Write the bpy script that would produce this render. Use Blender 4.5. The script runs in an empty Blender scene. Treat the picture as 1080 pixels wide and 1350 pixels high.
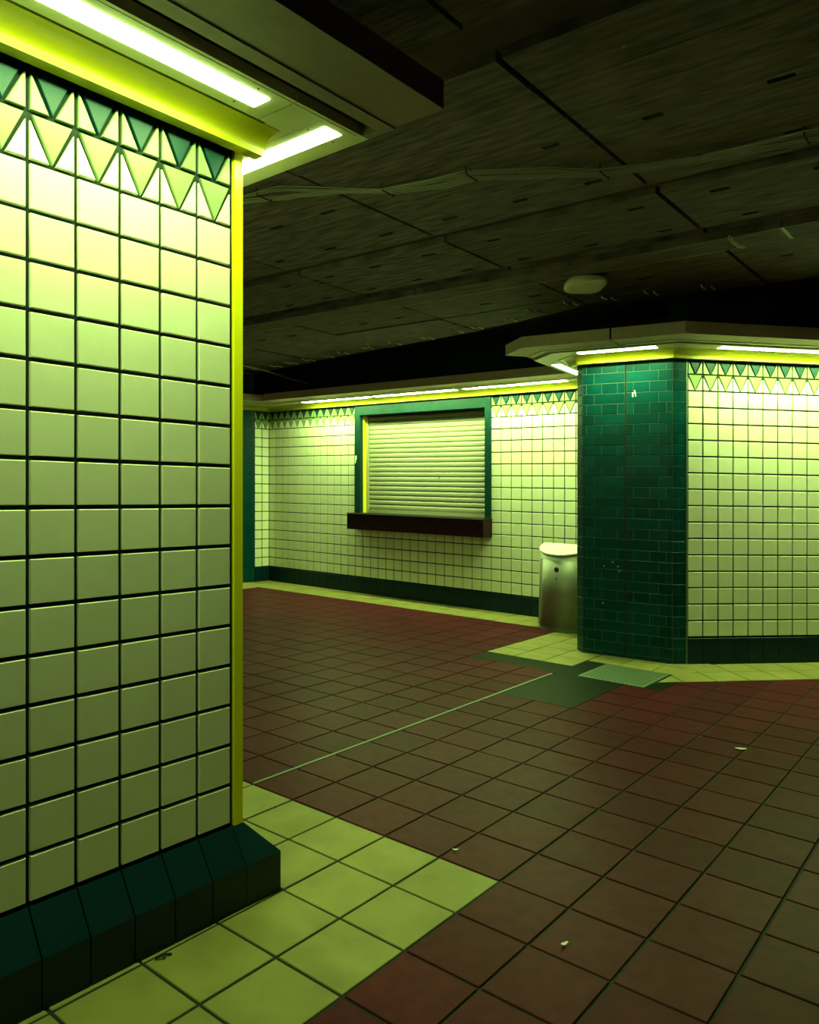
import bpy, bmesh, math, random
from mathutils import Vector
random.seed(7)

# ------------------------------------------------------------------ camera, world, exposure
sc = bpy.context.scene
COL = sc.collection
CAM_H = 1.584
cam_d = bpy.data.cameras.new('camera')
cam_d.sensor_fit = 'VERTICAL'
cam_d.sensor_height = 36.0
cam_d.lens = 1010.23 * 36.0 / 1350.0
cam_d.shift_y = -31.31 / 1350.0
cam_d.clip_start = 0.05
cam = bpy.data.objects.new('camera', cam_d)
cam.location = (0, 0, CAM_H)
cam.rotation_euler = (math.pi / 2, 0, 0)
COL.objects.link(cam)
sc.camera = cam

world = bpy.data.worlds.new('world')
sc.world = world
world.use_nodes = True
bg = world.node_tree.nodes['Background']
bg.inputs[0].default_value = (0.75, 0.85, 0.80, 1)
bg.inputs[1].default_value = 0.008

sc.view_settings.view_transform = 'Standard'
sc.view_settings.look = 'None'
sc.view_settings.gamma = 1.0
sc.view_settings.use_curve_mapping = False
sc.view_settings.exposure = 0.0

LAMP_COLOUR = (0.64, 1.0, 0.29)
LAMP_STRENGTH = 110.0

# ------------------------------------------------------------------ layout of the place (metres)
# The concourse lies on a gentle gradient: floor, wall courses and ceiling fall 1.75 cm per metre along +X,
# walls and posts stay plumb.
GRADE = -0.0175
T = 0.1524                       # wall tile pitch
TF = 2.0144 * T                  # floor tile pitch

def W(p):
    return Vector((p[0], p[1], p[2] + GRADE * p[0]))

def add(a, b, s=1.0): return (a[0] + b[0] * s, a[1] + b[1] * s)
def dot(a, b): return a[0] * b[0] + a[1] * b[1]
def unit(a):
    l = math.hypot(*a); return (a[0] / l, a[1] / l)

YAW = 0.6757
U = (math.sin(YAW), math.cos(YAW))
V = (-math.cos(YAW), math.sin(YAW))
_la = YAW + 0.0202
L0 = (-4.4737 * T, 19.266 * T); LD = (math.sin(_la), math.cos(_la)); LN = (math.cos(_la), -math.sin(_la))
_fa = YAW + 0.0113 + math.pi / 2
F0 = (-15.4217 * T, 84.1686 * T); FD = (math.sin(_fa), math.cos(_fa)); FN = (math.cos(_fa), -math.sin(_fa))
_ra = YAW - 0.0417 + math.pi / 4
R0 = (16.9159 * T, 46.5952 * T); RD = (math.sin(_ra), math.cos(_ra)); RN = (math.cos(_ra), -math.sin(_ra))
FL0 = (2.408 * T, 20.3622 * T)
HB_L, HB_R, HB_F = 0.285, 0.249, 0.242       # height of the wall bases
PA = (1.70, 7.536); PB = add(R0, RD, -0.151)  # corners of the brick pier's front face
PD = unit((PB[0] - PA[0], PB[1] - PA[1])); PN = (PD[1], -PD[0])
if PN[1] > 0: PN = (-PN[0], -PN[1])
ZC = 3.35                        # underside of the concrete slab

class Frame:
    """Vertical wall frame: s along the wall, d outwards, z up."""
    def __init__(self, P, D, N): self.P, self.D, self.N = P, D, N
    def pt(self, s, d, z):
        return (self.P[0] + self.D[0] * s + self.N[0] * d, self.P[1] + self.D[1] * s + self.N[1] * d, z)
    def xy(self, s, d): return self.pt(s, d, 0)[:2]
    def local(self, xy):
        q = (xy[0] - self.P[0], xy[1] - self.P[1]); return dot(q, self.D), dot(q, self.N)

FRL, FRF, FRR, FRP = Frame(L0, LD, LN), Frame(F0, FD, FN), Frame(R0, RD, RN), Frame(PA, PD, PN)
FRG = Frame(FL0, U, V)           # floor grid: s = i*TF, d = j*TF

# ------------------------------------------------------------------ materials
def mat(name, col, rough=0.5, metal=0.0, spec=0.5, var=0.0, noise=0.0, nscale=20.0, bump=0.0, bscale=60.0, col2=None, stretch=None, coat=0.0):
    m = bpy.data.materials.new(name); m.use_nodes = True
    nt = m.node_tree; n = nt.nodes; l = nt.links
    b = n['Principled BSDF']
    b.inputs['Base Color'].default_value = (*col, 1)
    b.inputs['Roughness'].default_value = rough
    b.inputs['Metallic'].default_value = metal
    b.inputs['Specular IOR Level'].default_value = spec
    if coat: b.inputs['Coat Weight'].default_value = coat; b.inputs['Coat Roughness'].default_value = 0.15
    geo = n.new('ShaderNodeNewGeometry')
    vec = geo.outputs['Position']
    if stretch:
        cmb = n.new('ShaderNodeCombineXYZ')
        for k, ax in enumerate(stretch):
            dt = n.new('ShaderNodeVectorMath'); dt.operation = 'DOT_PRODUCT'; dt.inputs[1].default_value = ax
            l.new(vec, dt.inputs[0]); l.new(dt.outputs['Value'], cmb.inputs[k])
        vec = cmb.outputs[0]
    cur = None
    if noise > 0:
        nz = n.new('ShaderNodeTexNoise'); nz.inputs['Scale'].default_value = nscale; nz.inputs['Detail'].default_value = 5
        l.new(vec, nz.inputs['Vector'])
        mx = n.new('ShaderNodeMix'); mx.data_type = 'RGBA'
        mx.inputs['A'].default_value = (*col, 1)
        c2 = col2 if col2 else tuple(c * (1 - noise) for c in col)
        mx.inputs['B'].default_value = (*c2, 1)
        rp = n.new('ShaderNodeMapRange'); rp.inputs['From Min'].default_value = 0.35; rp.inputs['From Max'].default_value = 0.68
        l.new(nz.outputs['Fac'], rp.inputs['Value']); l.new(rp.outputs[0], mx.inputs['Factor'])
        cur = mx.outputs['Result']
    if var > 0:
        oi = n.new('ShaderNodeObjectInfo')
        mr = n.new('ShaderNodeMapRange'); mr.inputs['To Min'].default_value = 1 - var; mr.inputs['To Max'].default_value = 1 + var * 0.3
        l.new(oi.outputs['Random'], mr.inputs['Value'])
        hs = n.new('ShaderNodeHueSaturation'); hs.inputs['Color'].default_value = (*col, 1)
        l.new(mr.outputs[0], hs.inputs['Value'])
        if cur: l.new(cur, hs.inputs['Color'])
        cur = hs.outputs['Color']
    if cur: l.new(cur, b.inputs['Base Color'])
    if bump > 0:
        nb = n.new('ShaderNodeTexNoise'); nb.inputs['Scale'].default_value = bscale; nb.inputs['Detail'].default_value = 3
        l.new(vec, nb.inputs['Vector'])
        bp = n.new('ShaderNodeBump'); bp.inputs['Strength'].default_value = bump; bp.inputs['Distance'].default_value = 0.01
        l.new(nb.outputs['Fac'], bp.inputs['Height']); l.new(bp.outputs[0], b.inputs['Normal'])
    return m

def emit(name, col, s):
    m = bpy.data.materials.new(name); m.use_nodes = True
    nt = m.node_tree; nt.nodes.clear()
    e = nt.nodes.new('ShaderNodeEmission'); o = nt.nodes.new('ShaderNodeOutputMaterial')
    e.inputs[0].default_value = (*col, 1); e.inputs[1].default_value = s
    nt.links.new(e.outputs[0], o.inputs[0]); return m

M = {}
M['tile'] = mat('cream_glazed_tile', (0.86, 0.86, 0.66), 0.35, var=0.05, noise=0.05, nscale=9, bump=0.03, bscale=90)
M['tile_pale'] = mat('pale_green_tile', (0.22, 0.31, 0.13), 0.35, var=0.05)
M['tile_green'] = mat('jade_green_tile', (0.0015, 0.040, 0.040), 0.4, spec=0.2, var=0.05)
M['grout'] = mat('dark_grout', (0.003, 0.014, 0.008), 0.9)
M['grout_floor'] = mat('floor_grout', (0.008, 0.014, 0.008), 0.85)
M['brick'] = mat('green_glazed_brick', (0.0004, 0.058, 0.066), 0.34, var=0.30, spec=0.10, noise=0.25, nscale=6, bump=0.05, bscale=30)
M['brick_grout'] = mat('brick_mortar', (0.075, 0.12, 0.095), 0.9)
M['base'] = mat('dark_green_base_tile', (0.0008, 0.022, 0.034), 0.35, var=0.15, spec=0.25, bump=0.04, bscale=50)
M['lime'] = mat('lime_yellow_paint', (0.34, 0.32, 0.004), 0.38)
M['lime_lit'] = mat('lime_yellow_paint_lit', (0.92, 0.84, 0.012), 0.3)  # lighter copy of the lime paint, strong light put into its colour
M['cream_paint'] = mat('cream_painted_metal', (0.50, 0.50, 0.32), 0.45, noise=0.08, nscale=7)
M['fascia_lit'] = mat('trough_metal_lit', (0.55, 0.43, 0.34), 0.6, noise=0.12, nscale=25)  # same trough metal, lightened for the light on far and pier runs
M['fascia'] = mat('trough_metal_shaded', (0.16, 0.120, 0.11), 0.6, noise=0.12, nscale=25)  # same trough metal, darkened for the dim near underside
M['black'] = mat('black_recess', (0.006, 0.006, 0.006), 0.9)
M['lens'] = emit('lit_diffuser', LAMP_COLOUR, LAMP_STRENGTH)              # base strength, over the big pier
M['lens_dim'] = emit('lit_diffuser_dim', LAMP_COLOUR, LAMP_STRENGTH * 0.66)  # strength lowered around its corner to dim the near floor
M['lens_strong'] = emit('lit_diffuser_strong', LAMP_COLOUR, LAMP_STRENGTH * 1.25)   # strength raised to brighten the far wall and brick pier
M['red'] = mat('red_quarry_tile', (0.086, 0.0150, 0.024), 0.42, var=0.22, spec=0.035, noise=0.25, nscale=14, bump=0.05, bscale=120)
M['yellow'] = mat('pale_yellow_floor_tile', (0.31, 0.28, 0.085), 0.55, var=0.10, spec=0.3, noise=0.24, nscale=5, bump=0.04, bscale=120)
M['cement'] = mat('dark_cement_patch', (0.010, 0.019, 0.011), 0.45, spec=0.06, noise=0.4, nscale=60, bump=0.1, bscale=200)
M['steel'] = mat('brushed_steel', (0.27, 0.27, 0.22), 0.45, metal=0.45, bump=0.02, bscale=15, stretch=((30, 0, 0), (0, 30, 0), (0, 0, 0.6)))
M['steel_lid'] = mat('steel_painted_lit', (0.95, 0.95, 0.86), 0.35, metal=0.0)  # pale tone stands for lamp light caught by the sloping top
M['steel_dark'] = mat('worn_steel', (0.16, 0.22, 0.15), 0.5, metal=0.2)
M['frame_green'] = mat('dark_green_paint', (0.002, 0.042, 0.036), 0.45, spec=0.2, noise=0.3, nscale=12)
M['shutter'] = mat('pale_shutter_paint', (0.37, 0.37, 0.27), 0.4, noise=0.06, nscale=18)
M['counter'] = mat('dark_brown_timber', (0.028, 0.006, 0.010), 0.45, spec=0.15, noise=0.3, nscale=20)
M['concrete'] = mat('board_marked_concrete', (0.165, 0.120, 0.130), 0.85, noise=0.80, nscale=3.0, bump=0.6, bscale=5.0, stretch=((9 * U[0], 9 * U[1], 0), (1.3 * V[0], 1.3 * V[1], 0), (0, 0, 1)), var=0.18)
M['concrete_dark'] = mat('dark_concrete', (0.11, 0.072, 0.066), 0.9, noise=0.3, nscale=6)
M['slot_shade'] = mat('slot_shade_black', (0.010, 0.009, 0.010), 0.8)  # slot pockets coloured near black to stand for the shade inside
M['cable'] = mat('grey_cable', (0.26, 0.25, 0.22), 0.5)
M['cable_white'] = mat('white_cable', (0.85, 0.85, 0.72), 0.5)
M['white'] = mat('off_white_plastic', (0.90, 0.92, 0.74), 0.4)
M['paper'] = mat('white_paper', (0.85, 0.85, 0.75), 0.8)
M['screw'] = mat('dark_screw', (0.05, 0.045, 0.04), 0.5, metal=0.6)
M['mark'] = mat('black_print', (0.012, 0.014, 0.012), 0.5)

# ------------------------------------------------------------------ builders
def obj(name, me, loc, parent=None):
    o = bpy.data.objects.new(name, me); COL.objects.link(o)
    if parent is not None:
        w, p = Vector((0, 0, 0)), parent
        while p is not None: w += p.location; p = p.parent
        o.parent = parent; o.location = Vector(loc) - w
    else:
        o.location = loc
    return o

def tag(o, label=None, cat=None, group=None, kind=None):
    if label: o['label'] = label
    if cat: o['category'] = cat
    if group: o['group'] = group
    if kind: o['kind'] = kind
    return o

def empty(name, p, **kw):
    o = bpy.data.objects.new(name, None); COL.objects.link(o); o.location = W(p); o.empty_display_size = 0.1
    return tag(o, **kw)

class MB:
    """Collects faces in metres (before the gradient) and links them as one mesh object."""
    def __init__(self): self.v, self.f, self.sm, self.mi, self.extra = [], [], [], {}, []
    def face(self, pts, smooth=False, mi=0):
        i = len(self.v); self.v += [tuple(p) for p in pts]; self.f.append(tuple(range(i, i + len(pts)))); self.sm.append(smooth)
        if mi: self.mi[len(self.f) - 1] = mi
    def hexa(self, b, t):
        """b, t: matching rings of points, closed prism."""
        n = len(b); i = len(self.v); self.v += [tuple(p) for p in b] + [tuple(p) for p in t]
        self.f.append(tuple(range(i + n - 1, i - 1, -1))); self.sm.append(False)
        self.f.append(tuple(range(i + n, i + 2 * n))); self.sm.append(False)
        for a in range(n):
            c = (a + 1) % n
            self.f.append((i + a, i + c, i + n + c, i + n + a)); self.sm.append(False)
    def box(self, fr, s0, s1, d0, d1, z0, z1):
        q = [(s0, d0), (s1, d0), (s1, d1), (s0, d1)]
        self.hexa([fr.pt(a, b, z0) for a, b in q], [fr.pt(a, b, z1) for a, b in q])
    def poly(self, pts, z0, z1):
        self.hexa([(x, y, z0) for x, y in pts], [(x, y, z1) for x, y in pts])
    def sweep(self, rings, closed=True, caps=True, smooth=False):
        n = len(rings[0]); i = len(self.v)
        for r in rings: self.v += [tuple(p) for p in r]
        for k in range(len(rings) - 1):
            for a in range(n if closed else n - 1):
                c = (a + 1) % n
                self.f.append((i + k * n + a, i + k * n + c, i + (k + 1) * n + c, i + (k + 1) * n + a)); self.sm.append(smooth)
        if caps and closed:
            self.f.append(tuple(range(i + n - 1, i - 1, -1))); self.sm.append(False)
            j = i + (len(rings) - 1) * n
            self.f.append(tuple(range(j, j + n))); self.sm.append(False)
    def tube(self, pts, r, n=8):
        rings = []
        P = [Vector(p) for p in pts]
        for k, p in enumerate(P):
            d = (P[min(k + 1, len(P) - 1)] - P[max(k - 1, 0)]).normalized()
            a = d.cross(Vector((0, 0, 1)))
            if a.length < 1e-4: a = Vector((1, 0, 0))
            a.normalize(); b = a.cross(d)
            rings.append([p + a * (r * math.cos(2 * math.pi * q / n)) + b * (r * math.sin(2 * math.pi * q / n)) for q in range(n)])
        self.sweep(rings, smooth=True)
    def build(self, name, m, parent=None, origin=None, **kw):
        if origin is None:
            xs, ys, zs = zip(*self.v)
            origin = ((min(xs) + max(xs)) / 2, (min(ys) + max(ys)) / 2, min(zs))
        o = W(origin)
        me = bpy.data.meshes.new(name)
        me.from_pydata([tuple(W(p) - o) for p in self.v], [], self.f)
        me.polygons.foreach_set('use_smooth', self.sm)
        for k, q in self.mi.items(): me.polygons[k].material_index = q
        bm = bmesh.new(); bm.from_mesh(me); bmesh.ops.remove_doubles(bm, verts=bm.verts, dist=1e-6); bmesh.ops.recalc_face_normals(bm, faces=bm.faces); bm.to_mesh(me); bm.free()
        me.materials.append(M[m])
        for q in self.extra: me.materials.append(M[q])
        return tag(obj(name, me, o, parent), **kw)

def inset(poly, b):
    """Inset a convex polygon (any winding) by b."""
    n = len(poly)
    cx = sum(p[0] for p in poly) / n; cy = sum(p[1] for p in poly) / n
    L = []
    for i in range(n):
        p, q = poly[i], poly[(i + 1) % n]
        d = unit((q[0] - p[0], q[1] - p[1])); nn = (-d[1], d[0])
        if dot(nn, (cx - p[0], cy - p[1])) < 0: nn = (-nn[0], -nn[1])
        L.append((add(p, nn, b), d))
    out = []
    for i in range(n):
        (p, d), (q, e) = L[i - 1], L[i]
        den = d[0] * e[1] - d[1] * e[0]
        if abs(den) < 1e-9: out.append(q); continue
        t = ((q[0] - p[0]) * e[1] - (q[1] - p[1]) * e[0]) / den
        out.append(add(p, d, t))
    return out

def clip(poly, a, c):
    """Keep the part of poly with dot(a,p) <= c."""
    out = []
    for i in range(len(poly)):
        p, q = poly[i], poly[(i + 1) % len(poly)]
        dp, dq = dot(a, p) - c, dot(a, q) - c
        if dp <= 0: out.append(p)
        if dp * dq < 0:
            t = dp / (dp - dq); out.append((p[0] + (q[0] - p[0]) * t, p[1] + (q[1] - p[1]) * t))
    return out

def area(poly):
    return abs(sum(poly[i][0] * poly[(i + 1) % len(poly)][1] - poly[(i + 1) % len(poly)][0] * poly[i][1] for i in range(len(poly)))) / 2

def slab_rings(poly, ax, ay, an, t, bev):
    """Bevelled slab: back at -t, front at 0; returns vertex rings relative to the local origin."""
    def P(p, c): return (ax[0] * p[0] + ay[0] * p[1] + an[0] * c, ax[1] * p[0] + ay[1] * p[1] + an[1] * c, ax[2] * p[0] + ay[2] * p[1] + an[2] * c)
    return [[P(p, -t) for p in poly], [P(p, -bev) for p in poly], [P(p, 0) for p in inset(poly, bev)]]

def slab_add(mb, o, poly, ax, ay, an, t, bev):
    R = slab_rings(poly, ax, ay, an, t, bev)
    R = [[(q[0] + o[0], q[1] + o[1], q[2] + o[2]) for q in r] for r in R]
    mb.sweep(R, closed=True, caps=False); mb.face(R[-1])

_cache = {}
def slab_mesh(key, poly, ax, ay, an, t, bev, m):
    if key in _cache: return _cache[key]
    mb = MB(); slab_add(mb, (0, 0, 0), poly, ax, ay, an, t, bev)
    me = bpy.data.meshes.new('slab')
    me.from_pydata([tuple(W(p)) for p in mb.v], [], mb.f)
    bm = bmesh.new(); bm.from_mesh(me); bmesh.ops.remove_doubles(bm, verts=bm.verts, dist=1e-6)
    nrm = W(an)
    bmesh.ops.recalc_face_normals(bm, faces=bm.faces)
    f = max(bm.faces, key=lambda q: q.calc_center_median().dot(nrm))
    if f.normal.dot(nrm) < 0: bmesh.ops.reverse_faces(bm, faces=bm.faces)
    bm.to_mesh(me); bm.free()
    me.materials.append(M[m]); _cache[key] = me
    return me

def rect(w, h): return [(-w / 2, -h / 2), (w / 2, -h / 2), (w / 2, h / 2), (-w / 2, h / 2)]

def ax3(d): return (d[0], d[1], 0.0)
ZUP = (0, 0, 1)

def wall_piece(name, fr, key, poly, s, z, d, m, parent, t=0.02, bev=0.0022, jit=0.003):
    me = slab_mesh((key, m), poly, ax3(fr.D), ZUP, ax3(fr.N), t, bev, m)
    o = obj(name, me, W(fr.pt(s, d, z)), parent)
    o.rotation_euler = (random.uniform(-jit, jit), random.uniform(-jit, jit), 0)
    return o

G = 0.0142                      # wall joint width
TRI = [(-T / 2 + G * 0.9, T / 2 - G / 2), (T / 2 - G * 0.9, T / 2 - G / 2), (0, -T / 2 + G * 0.6)]
HALF_L = [(-T / 2 + G / 2, -T / 2 + G / 2), (-G * 0.75, -T / 2 + G / 2), (-T / 2 + G / 2, T / 2 - G * 1.9)]
HALF_R = [(-x, y) for x, y in HALF_L]

def zig_cell(fr, tag_, s, z, upper, parent):
    wall_piece('triangle_tile', fr, (tag_, 'tri'), TRI, s, z, 0, 'tile_green' if upper else 'tile_pale', parent)
    wall_piece('triangle_tile', fr, (tag_, 'hl'), HALF_L, s, z, 0, 'tile_pale' if upper else 'tile', parent)
    wall_piece('triangle_tile', fr, (tag_, 'hr'), HALF_R, s, z, 0, 'tile_pale' if upper else 'tile', parent)

# ------------------------------------------------------------------ floor
mb = MB()
fl = [(-5.5, -2.5), (7.0, -2.5), (9.5, 9.5), (4, 15), (-7, 15.5)]
mb.poly(fl, -0.25, -0.006)
floor = mb.build('floor', 'grout_floor', origin=(0, 4, 0), kind='structure', label='red quarry tile floor with pale yellow tile borders along the walls')

def project(x, y, z):
    p = W((x, y, z))
    if p.y < 0.2: return None
    return 540 + 1010.23 * p.x / p.y, 643.69 - 1010.23 * (p.z - CAM_H) / p.y

GF = 0.011
band_edge = dot(RN, FRR.xy(0, 0.625))
tiles = []
for i in range(-14, 20):
    for j in range(-14, 34):
        s, d = (i + 0.5) * TF, (j + 0.5) * TF
        x, y = FRG.xy(s, d)
        if not (-6.0 < x < 6.5 and -1.2 < y < 13.2): continue
        if j >= 3 and i < -3: continue                    # under the tiled pier
        if 8 <= i < 11 and 3 <= j < 5: continue           # cement patch
        if i == 11 and 5 <= j < 8: continue
        if i in (11, 12) and 2 <= j < 5: continue         # drain cover
        poly = [FRG.xy(i * TF + GF / 2, j * TF + GF / 2), FRG.xy((i + 1) * TF - GF / 2, j * TF + GF / 2),
                FRG.xy((i + 1) * TF - GF / 2, (j + 1) * TF - GF / 2), FRG.xy(i * TF + GF / 2, (j + 1) * TF - GF / 2)]
        full = True
        if j < 3 and (j < 2 or i < 11):
            q = clip(poly, (-RN[0], -RN[1]), -dot(RN, FRR.xy(0, 0.632)))
            if len(q) < 3 or area(q) < 0.004: continue
            if area(q) < area(poly) * 0.995: full = False
            poly = q
        yellow = (i < 0 and j >= 0) or (i >= 17 and j >= 2) or (j >= 25) or (i >= 12 and 5 <= j < 8) or (i >= 13 and 2 <= j < 5)
        pr = project(x, y, 0)
        vis = 0
        if pr and -60 < pr[0] < 1140 and pr[1] < 1420 and pr[1] > 640:
            sl, dl = FRL.local((x, y))
            hid = pr[0] < 318 and (y > 2.6)
            vis = 0 if hid else TF * TF / max(y, 0.3) ** 3
        tiles.append((vis, i, j, poly, full, yellow))
tiles.sort(key=lambda q: -q[0])
far_red, far_yel = MB(), MB()
kfull = rect(TF - GF, TF - GF)
count = 0
for vis, i, j, poly, full, yellow in tiles:
    m = 'yellow' if yellow else 'red'
    if vis > 0 and count < 300:
        count += 1
        if full:
            me = slab_mesh(('floor', m), kfull, ax3(U), ax3(V), ZUP, 0.02, 0.0025, m)
            c = FRG.xy((i + 0.5) * TF, (j + 0.5) * TF)
            o = obj('floor_tile', me, W((c[0], c[1], random.uniform(-0.0008, 0.0008))), floor)
            o.rotation_euler = (random.uniform(-.0025, .0025), random.uniform(-.0025, .0025), 0)
        else:
            c = (sum(p[0] for p in poly) / len(poly), sum(p[1] for p in poly) / len(poly))
            me = slab_mesh(('floor', i, j, m), [(p[0] - c[0], p[1] - c[1]) for p in poly], (1, 0, 0), (0, 1, 0), ZUP, 0.02, 0.0025, m)
            obj('floor_tile', me, W((c[0], c[1], 0)), floor)
    else:
        slab_add(far_yel if yellow else far_red, (0, 0, random.uniform(-.0008, .0008)), poly, (1, 0, 0), (0, 1, 0), ZUP, 0.02, 0.0025)
far_red.build('distant_red_tiles', 'red', floor, kind='stuff', label='distant red quarry tiles')
far_yel.build('distant_yellow_tiles', 'yellow', floor, kind='stuff', label='distant pale yellow tiles')

# border of two tile rows set square to the angled wall, beside the drain cover
jline = dot(V, FRG.xy(0, 2.38 * TF))
for r in range(2):
    for c in range(-4, 12):
        s0 = -0.07 + c * 0.305
        q = [FRR.xy(s0 + GF / 2, 0.02 + r * 0.302 + GF / 2), FRR.xy(s0 + .305 - GF / 2, 0.02 + r * 0.302 + GF / 2),
             FRR.xy(s0 + .305 - GF / 2, 0.02 + (r + 1) * 0.302 - GF / 2), FRR.xy(s0 + GF / 2, 0.02 + (r + 1) * 0.302 - GF / 2)]
        q = clip(q, V, jline)
        if len(q) < 3 or area(q) < 0.003: continue
        c0 = (sum(p[0] for p in q) / len(q), sum(p[1] for p in q) / len(q))
        me = slab_mesh(('band', r, c), [(p[0] - c0[0], p[1] - c0[1]) for p in q], (1, 0, 0), (0, 1, 0), ZUP, 0.02, 0.0025, 'yellow')
        obj('border_tile', me, W((c0[0], c0[1], 0)), floor)

# cement patch around the drain
mb = MB()
for (a, b, c, d) in ((8, 11, 3, 5), (11, 12, 4.36, 8), (12, 13, 4.36, 5), (11, 11.02, 2.4, 4.4), (11, 13, 2.0, 2.42)):
    mb.poly([FRG.xy(a * TF, c * TF), FRG.xy(b * TF, c * TF), FRG.xy(b * TF, d * TF), FRG.xy(a * TF, d * TF)], -0.03, -0.001)
mb.build('cement_patch', 'cement', floor, label='dark cement patch in the tile floor')
# metal expansion strip
mb = MB()
for a, b in ((0.02, 3.0), (3.01, 6.8), (6.81, 10.75)):
    mb.box(FRG, a * TF, b * TF, 5.0 * TF - 0.009, 5.0 * TF + 0.009, -0.01, 0.004)
mb.build('expansion_strip', 'steel_dark', floor, label='thin metal expansion strip across the tiles')

# drain cover
gr = empty('floor_drain', FRG.pt(11.94 * TF, 3.4 * TF, 0), label='square perforated metal drain cover set in the floor beside the green brick pier', cat='drain cover')
a0, a1, b0, b1 = 11.02 * TF, 12.9 * TF, 2.44 * TF, 4.34 * TF
mb = MB()
for q in ((a0, a1, b0, b0 + .02), (a0, a1, b1 - .02, b1), (a0, a0 + .02, b0 + .02, b1 - .02), (a1 - .02, a1, b0 + .02, b1 - .02)):
    mb.box(FRG, q[0], q[1], q[2], q[3], -0.02, 0.003)
mb.build('drain_frame', 'steel_dark', gr)
mb = MB()
n = 15
for k in range(n):
    t = a0 + .02 + (a1 - a0 - .04) * (k + .5) / n
    mb.box(FRG, t - .007, t + .007, b0 + .02, b1 - .02, -0.02, 0.001)
    t = b0 + .02 + (b1 - b0 - .04) * (k + .5) / n
    mb.box(FRG, a0 + .02, a1 - .02, t - .007, t + .007, -0.02, 0.0)
mb.build('grille', 'steel_dark', gr, kind='stuff')
mb = MB(); mb.box(FRG, a0 + .01, a1 - .01, b0 + .01, b1 - .01, -0.04, -0.018)
mb.build('sump', 'black', gr)

# ------------------------------------------------------------------ tiled pier in front (wall_left)
ZTOP = ZC + 0.02
mb = MB(); mb.box(FRL, -3.5, 0.046, -3.6, -0.013, -0.02, ZTOP)
wall_left = mb.build('wall_left', 'grout', kind='structure', label='big pier clad in cream square tiles with a zigzag green border')
SQ = rect(T - G, T - G)
for c in range(9):
    s = -(c + 0.5) * T
    for r in range(15):
        wall_piece('wall_tile', FRL, 'L', SQ, s, HB_L + (r + .5) * T, 0, 'tile', wall_left)
    zig_cell(FRL, 'L', s, HB_L + 15.5 * T, False, wall_left)
    zig_cell(FRL, 'L', s, HB_L + 16.5 * T, True, wall_left)
mb = MB()
for c in range(9, 22):
    for r in range(17):
        slab_add(mb, FRL.pt(-(c + .5) * T, 0, HB_L + (r + .5) * T), SQ, ax3(LD), ZUP, ax3(LN), 0.018, 0.0022)
FRE = Frame(FRL.xy(0.046, 0), (-LN[0], -LN[1]), LD)       # end face of the pier
for c in range(23):
    for r in range(17):
        slab_add(mb, FRE.pt((c + .5) * T + .04, 0.008, HB_L + (r + .5) * T), SQ, ax3(FRE.D), ZUP, ax3(FRE.N), 0.018, 0.0022)
mb.build('outlying_tiles', 'tile', wall_left, kind='stuff')
mb = MB()
prof = [(0.010, -0.02), (0.010, 0.004), (0.05, 0.004), (0.05, -0.045), (0.045, -0.045), (0.045, -0.02)]
mb.hexa([FRL.pt(a, b, HB_L - 0.012) for a, b in prof], [FRL.pt(a, b, 2.90) for a, b in prof])
mb.build('corner_guard', 'lime_lit', wall_left, label='lime yellow metal corner strip')
# sloped base
base_l = MB(); base_l.box(FRL, -3.5, 0.15, -3.6, 0.085, -0.02, 0.13)
base_l = base_l.build('baseboard_left', 'grout', kind='structure', label='dark green sloped tile base of the big pier')
BP = [(0.0, 0.0), (0.092, 0.0), (0.092, 0.155), (0.004, HB_L - 0.008), (-0.012, HB_L - 0.008)]
E_END = 0.165
def base_tile(s0, s1):
    mb = MB()
    mb.hexa([FRL.pt(s0, a, b) for a, b in BP], [FRL.pt(s1, a, b) for a, b in BP])
    return mb.build('base_tile', 'base', base_l)
for c in range(0, 10):
    base_tile(-(c + 1) * T + .0025, -c * T - .0025 + (0.0 if c else 0.0))
mb = MB()                       # mitred corner tile
ring = lambda z, sd, dd: [FRL.pt(0.0005, 0, z), FRL.pt(sd, 0, z), FRL.pt(sd, dd, z), FRL.pt(0.0005, dd, z)]
e0 = [FRL.pt(.0005, -.012, 0), FRL.pt(E_END, -.012, 0), FRL.pt(E_END, .092, 0), FRL.pt(.0005, .092, 0)]
e1 = [FRL.pt(.0005, -.012, .155), FRL.pt(E_END, -.012, .155), FRL.pt(E_END, .092, .155), FRL.pt(.0005, .092, .155)]
e2 = [FRL.pt(.0005, -.012, HB_L - .008), FRL.pt(.053, -.012, HB_L - .008), FRL.pt(.053, .004, HB_L - .008), FRL.pt(.0005, .004, HB_L - .008)]
mb.sweep([e0, e1, e2])
mb.build('base_tile', 'base', base_l)
for c in range(5):
    mb = MB()
    q = [(.0, .155), (0, 0)]
    p = [(0.045, 0), (E_END, 0), (E_END, .155), (0.053, HB_L - .008), (0.045, HB_L - .008)]
    d0, d1 = -.012 - .0025 - (c + 1) * T, -.012 - .0025 - c * T - .0025
    mb.hexa([FRL.pt(a, d0, b) for a, b in p], [FRL.pt(a, d1, b) for a, b in p])
    mb.build('base_tile', 'base', base_l)

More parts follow.
